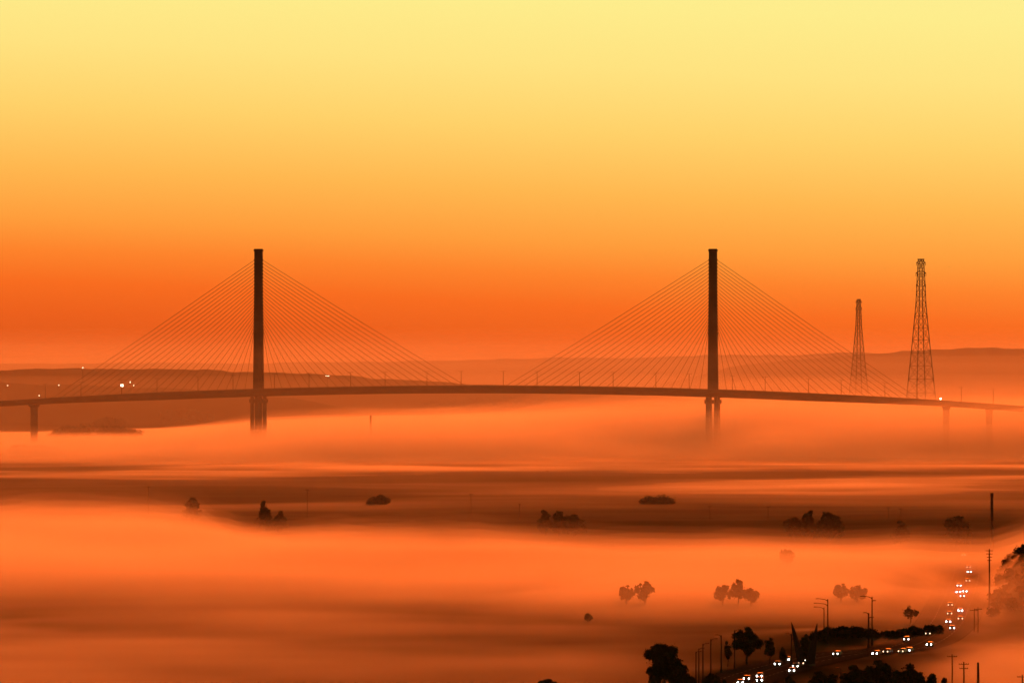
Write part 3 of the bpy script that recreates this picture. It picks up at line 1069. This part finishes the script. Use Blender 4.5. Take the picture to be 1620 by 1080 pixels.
def fog_depth():
    X, Y = FXX, FYY
    px = 810 + FPX * X / Y
    py = HOR + CAM_H * FPX / Y
    n1 = np.array([nz(x, y, 420, 2.0, 4) for x, y in zip(X.ravel(), Y.ravel())]).reshape(X.shape)
    n2 = np.array([nz(x, y * 0.8, 130, 7.0, 4) for x, y in zip(X.ravel(), Y.ravel())]).reshape(X.shape)
    n3 = np.array([nz(x * 0.6, y, 800, 11.0, 3) for x, y in zip(X.ravel(), Y.ravel())]).reshape(X.shape)
    T = np.zeros_like(X)
    # the big bright bank: far edge, then slowly thinning toward the eye
    far = np.interp(px, [-400, 0, 250, 330, 440, 600, 860, 1000, 1300, 1500, 1620, 1900], [836, 838, 844, 854, 868, 875, 880, 885, 888, 894, 898, 904]) + 9 * n2
    near = np.interp(px, [-400, 0, 400, 700, 980, 1300, 1620], [925, 925, 940, 935, 936, 938, 930])
    wide = np.interp(px, [-400, 0, 400, 700, 980, 1620], [70, 70, 75, 60, 34, 34])
    A = sstep(0, 11, py - far + 12) * (1 - 0.975 * sstep(-1, 1, (py + 10 * n2 - near) / wide))
    T += 13.0 * A * np.clip(np.exp(0.9 * n1 + 0.6 * n2), 0.2, 1.35)
    # thin mist over the nearer fields
    left = np.interp(px, [0, 350, 700, 1000, 1200], [0.72, 0.62, 0.40, 0.36, 0.28])
    T += 2.3 * left * sstep(930, 1010, py) * np.clip(0.8 + 2.0 * n1 + 1.3 * n2, 0.05, 2.6)
    # wisps over the brown fields between
    W = sstep(3200, 3500, Y) * (1 - sstep(5100, 5600, Y))
    T += W * np.clip(0.24 + 0.3 * n3 + 0.6 * n1, 0.2, 0.9)
    # mist drifting through the trees nearer the eye
    T += 1.0 * np.exp(-((Y - 2050) / 70) ** 2) * np.exp(-(((px - 1180) / 260) ** 4)) * np.clip(1 + 0.5 * n2, 0.3, 2)
    # mist thickening toward the river
    n4 = np.array([nz(x, y * 0.25, 110, 5.0, 4) for x, y in zip(X.ravel(), Y.ravel())]).reshape(X.shape)
    T += 0.7 * sstep(3600, 5700, Y) * (1 - sstep(6200, 7000, Y)) * np.clip(0.65 + 0.6 * n3 + 1.1 * n1 + 0.3 * n4, 0.35, 2)
    # orange corner mist
    C = np.exp(-(((px - 1600) / 110) ** 4)) * np.exp(-(((py - 1088) / 60) ** 4))
    T += 4.0 * C * np.clip(1 + 0.4 * n2, 0.3, 2)
    # no fog on the dark roadside land
    D = np.exp(-(((px - 1290) / 290) ** 4) - (((py - 1066) / 66) ** 4))
    T *= 1 - 0.95 * D * (1 - C)
    hill = sstep(152, 176, X) * sstep(1860, 1960, Y) * (1 - sstep(2360, 2470, Y))
    T *= 1 - 0.85 * hill
    # fade out at the borders of the sheet
    edge = sstep(1250, 1400, Y) * (1 - sstep(11800, 12400, Y)) * (1 - sstep(1350, 1500, np.abs(X)))
    # river fog: deep along the bridge, shallower on the far side and by the left shore
    end = np.interp(px, [-400, 60, 240, 360, 640, 1100, 1620], [7600, 7800, 8200, 8600, 9400, 9200, 9600])
    B = sstep(5050, 5800, Y + 220 * n1 + 260 * n3) ** 2.2 * (1 - sstep(-500, 300, Y - end + 250 * n1))
    lead = np.clip((Y - 4650 + 800 * n1 + 350 * n3) / 950, 0, 1) * (1 - sstep(6000, 6600, Y)) * np.clip(0.9 + 0.5 * n4 + 0.7 * n1, 0.25, 1.8)
    B = B * (1 - np.interp(px, [240, 420, 600], [0.62, 0.5, 0.5]) * sstep(6500, 7600, Y + 200 * n1 + np.interp(px, [240, 420], [500, 0])))
    TB = np.interp(px, [-400, 40, 250, 420, 1100, 1620], [19, 19, 19, 29, 48, 50]) * B * np.clip(0.95 + 0.45 * n1, 0.2, 2)
    TB = TB + 1.9 * lead
    V = 19.0 * np.exp(-((Y - 2070) / 140) ** 4) * np.exp(-(((px - 1180) / 330) ** 4)) * np.clip(0.9 + 0.7 * n1 + 0.5 * n2, 0.2, 2)
    V = V + 15.0 * np.exp(-(((px - 1625) / 115) ** 4)) * np.exp(-((Y - 2040) / 190) ** 4) * np.clip(0.9 + 0.6 * n1 + 0.4 * n2, 0.2, 2)
    return T * edge, TB * edge, V * edge


TF, TRIVER, TVEIL = fog_depth()
GZ = ground_z(FXX, FYY)


def fog_shell(depth, k, density, label):
    T = depth * k
    top = np.maximum(GZ, -1.5) + np.where(T > 0.03, T, -1.0)
    ny, nx = T.shape
    n = nx * ny
    a = np.stack([FXX.ravel(), FYY.ravel(), top.ravel()], 1)
    b = np.stack([FXX.ravel(), FYY.ravel(), np.full(n, -7.0 - k)], 1)
    i = np.arange(ny - 1)[:, None] * nx + np.arange(nx - 1)[None, :]
    q = np.stack([i, i + 1, i + nx + 1, i + nx], -1).reshape(-1, 4)
    qb = q[:, ::-1] + n

    def wall(e):
        e = np.asarray(e)
        return np.stack([e[1:], e[:-1], e[:-1] + n, e[1:] + n], 1)
    w = [wall(np.arange(nx)[::-1]), wall(np.arange(nx) + (ny - 1) * nx), wall(np.arange(ny) * nx), wall((np.arange(ny) * nx + nx - 1)[::-1])]
    # bottom corners share the top's order, so the sheet stays closed
    o = mesh_np('fog', np.concatenate([a, b]), np.concatenate([q, qb] + w), volume('fog_bank', (0.985, 0.965, 0.945), density, 0.4), True)
    return tag(o, label, None, None, 'stuff')


for k, dn in ((0.55, 0.0032), (0.8, 0.0023), (1.0, 0.0016), (1.25, 0.0007), (1.6, 0.0002)):
    fog_shell(TF, k, dn, 'bright low fog bank lying over the near fields')
for k, dn in ((0.6, 0.0036), (0.85, 0.0026), (1.0, 0.0017), (1.25, 0.0005)):
    fog_shell(TRIVER, k, dn, 'deep fog filling the river valley under the bridge')

for k, dn in ((0.7, 0.0013), (1.0, 0.0009)):
    fog_shell(TVEIL, k, dn, 'thin veil of mist drifting through the misty trees')

# ------------------------------------------------------------------ air
def air(name, top, density, label, y0, y1, half, low):
    m = MB()
    m.box((0, (y1 + y0) / 2, (top + low) / 2), (2 * half, y1 - y0, top - low))
    o = m.build(name, volume('air', (0.96, 0.94, 0.92), density, 0.25))
    return tag(o, label, None, None, 'stuff')


air('haze', 222.0, 0.30e-5, 'thin warm haze filling the air', -700, 24800, 9300, -9.5)
for top_, dn in ((72.0, 2.6e-5), (98.0, 2.3e-5), (128.0, 1.1e-5), (165.0, 0.6e-5)):
    air('mist', top_, dn, 'denser warm mist lying over the valley', 2600 + top_, 24600 + top_, 9250 - top_, -9.0 + top_ * 0.002)
for top_ in (118.0, 148.0, 180.0):
    air('mist', top_, 0.62e-4, 'pale mist lying before the far hills', 13900 + top_, 24500, 9000 - top_, -8.0)
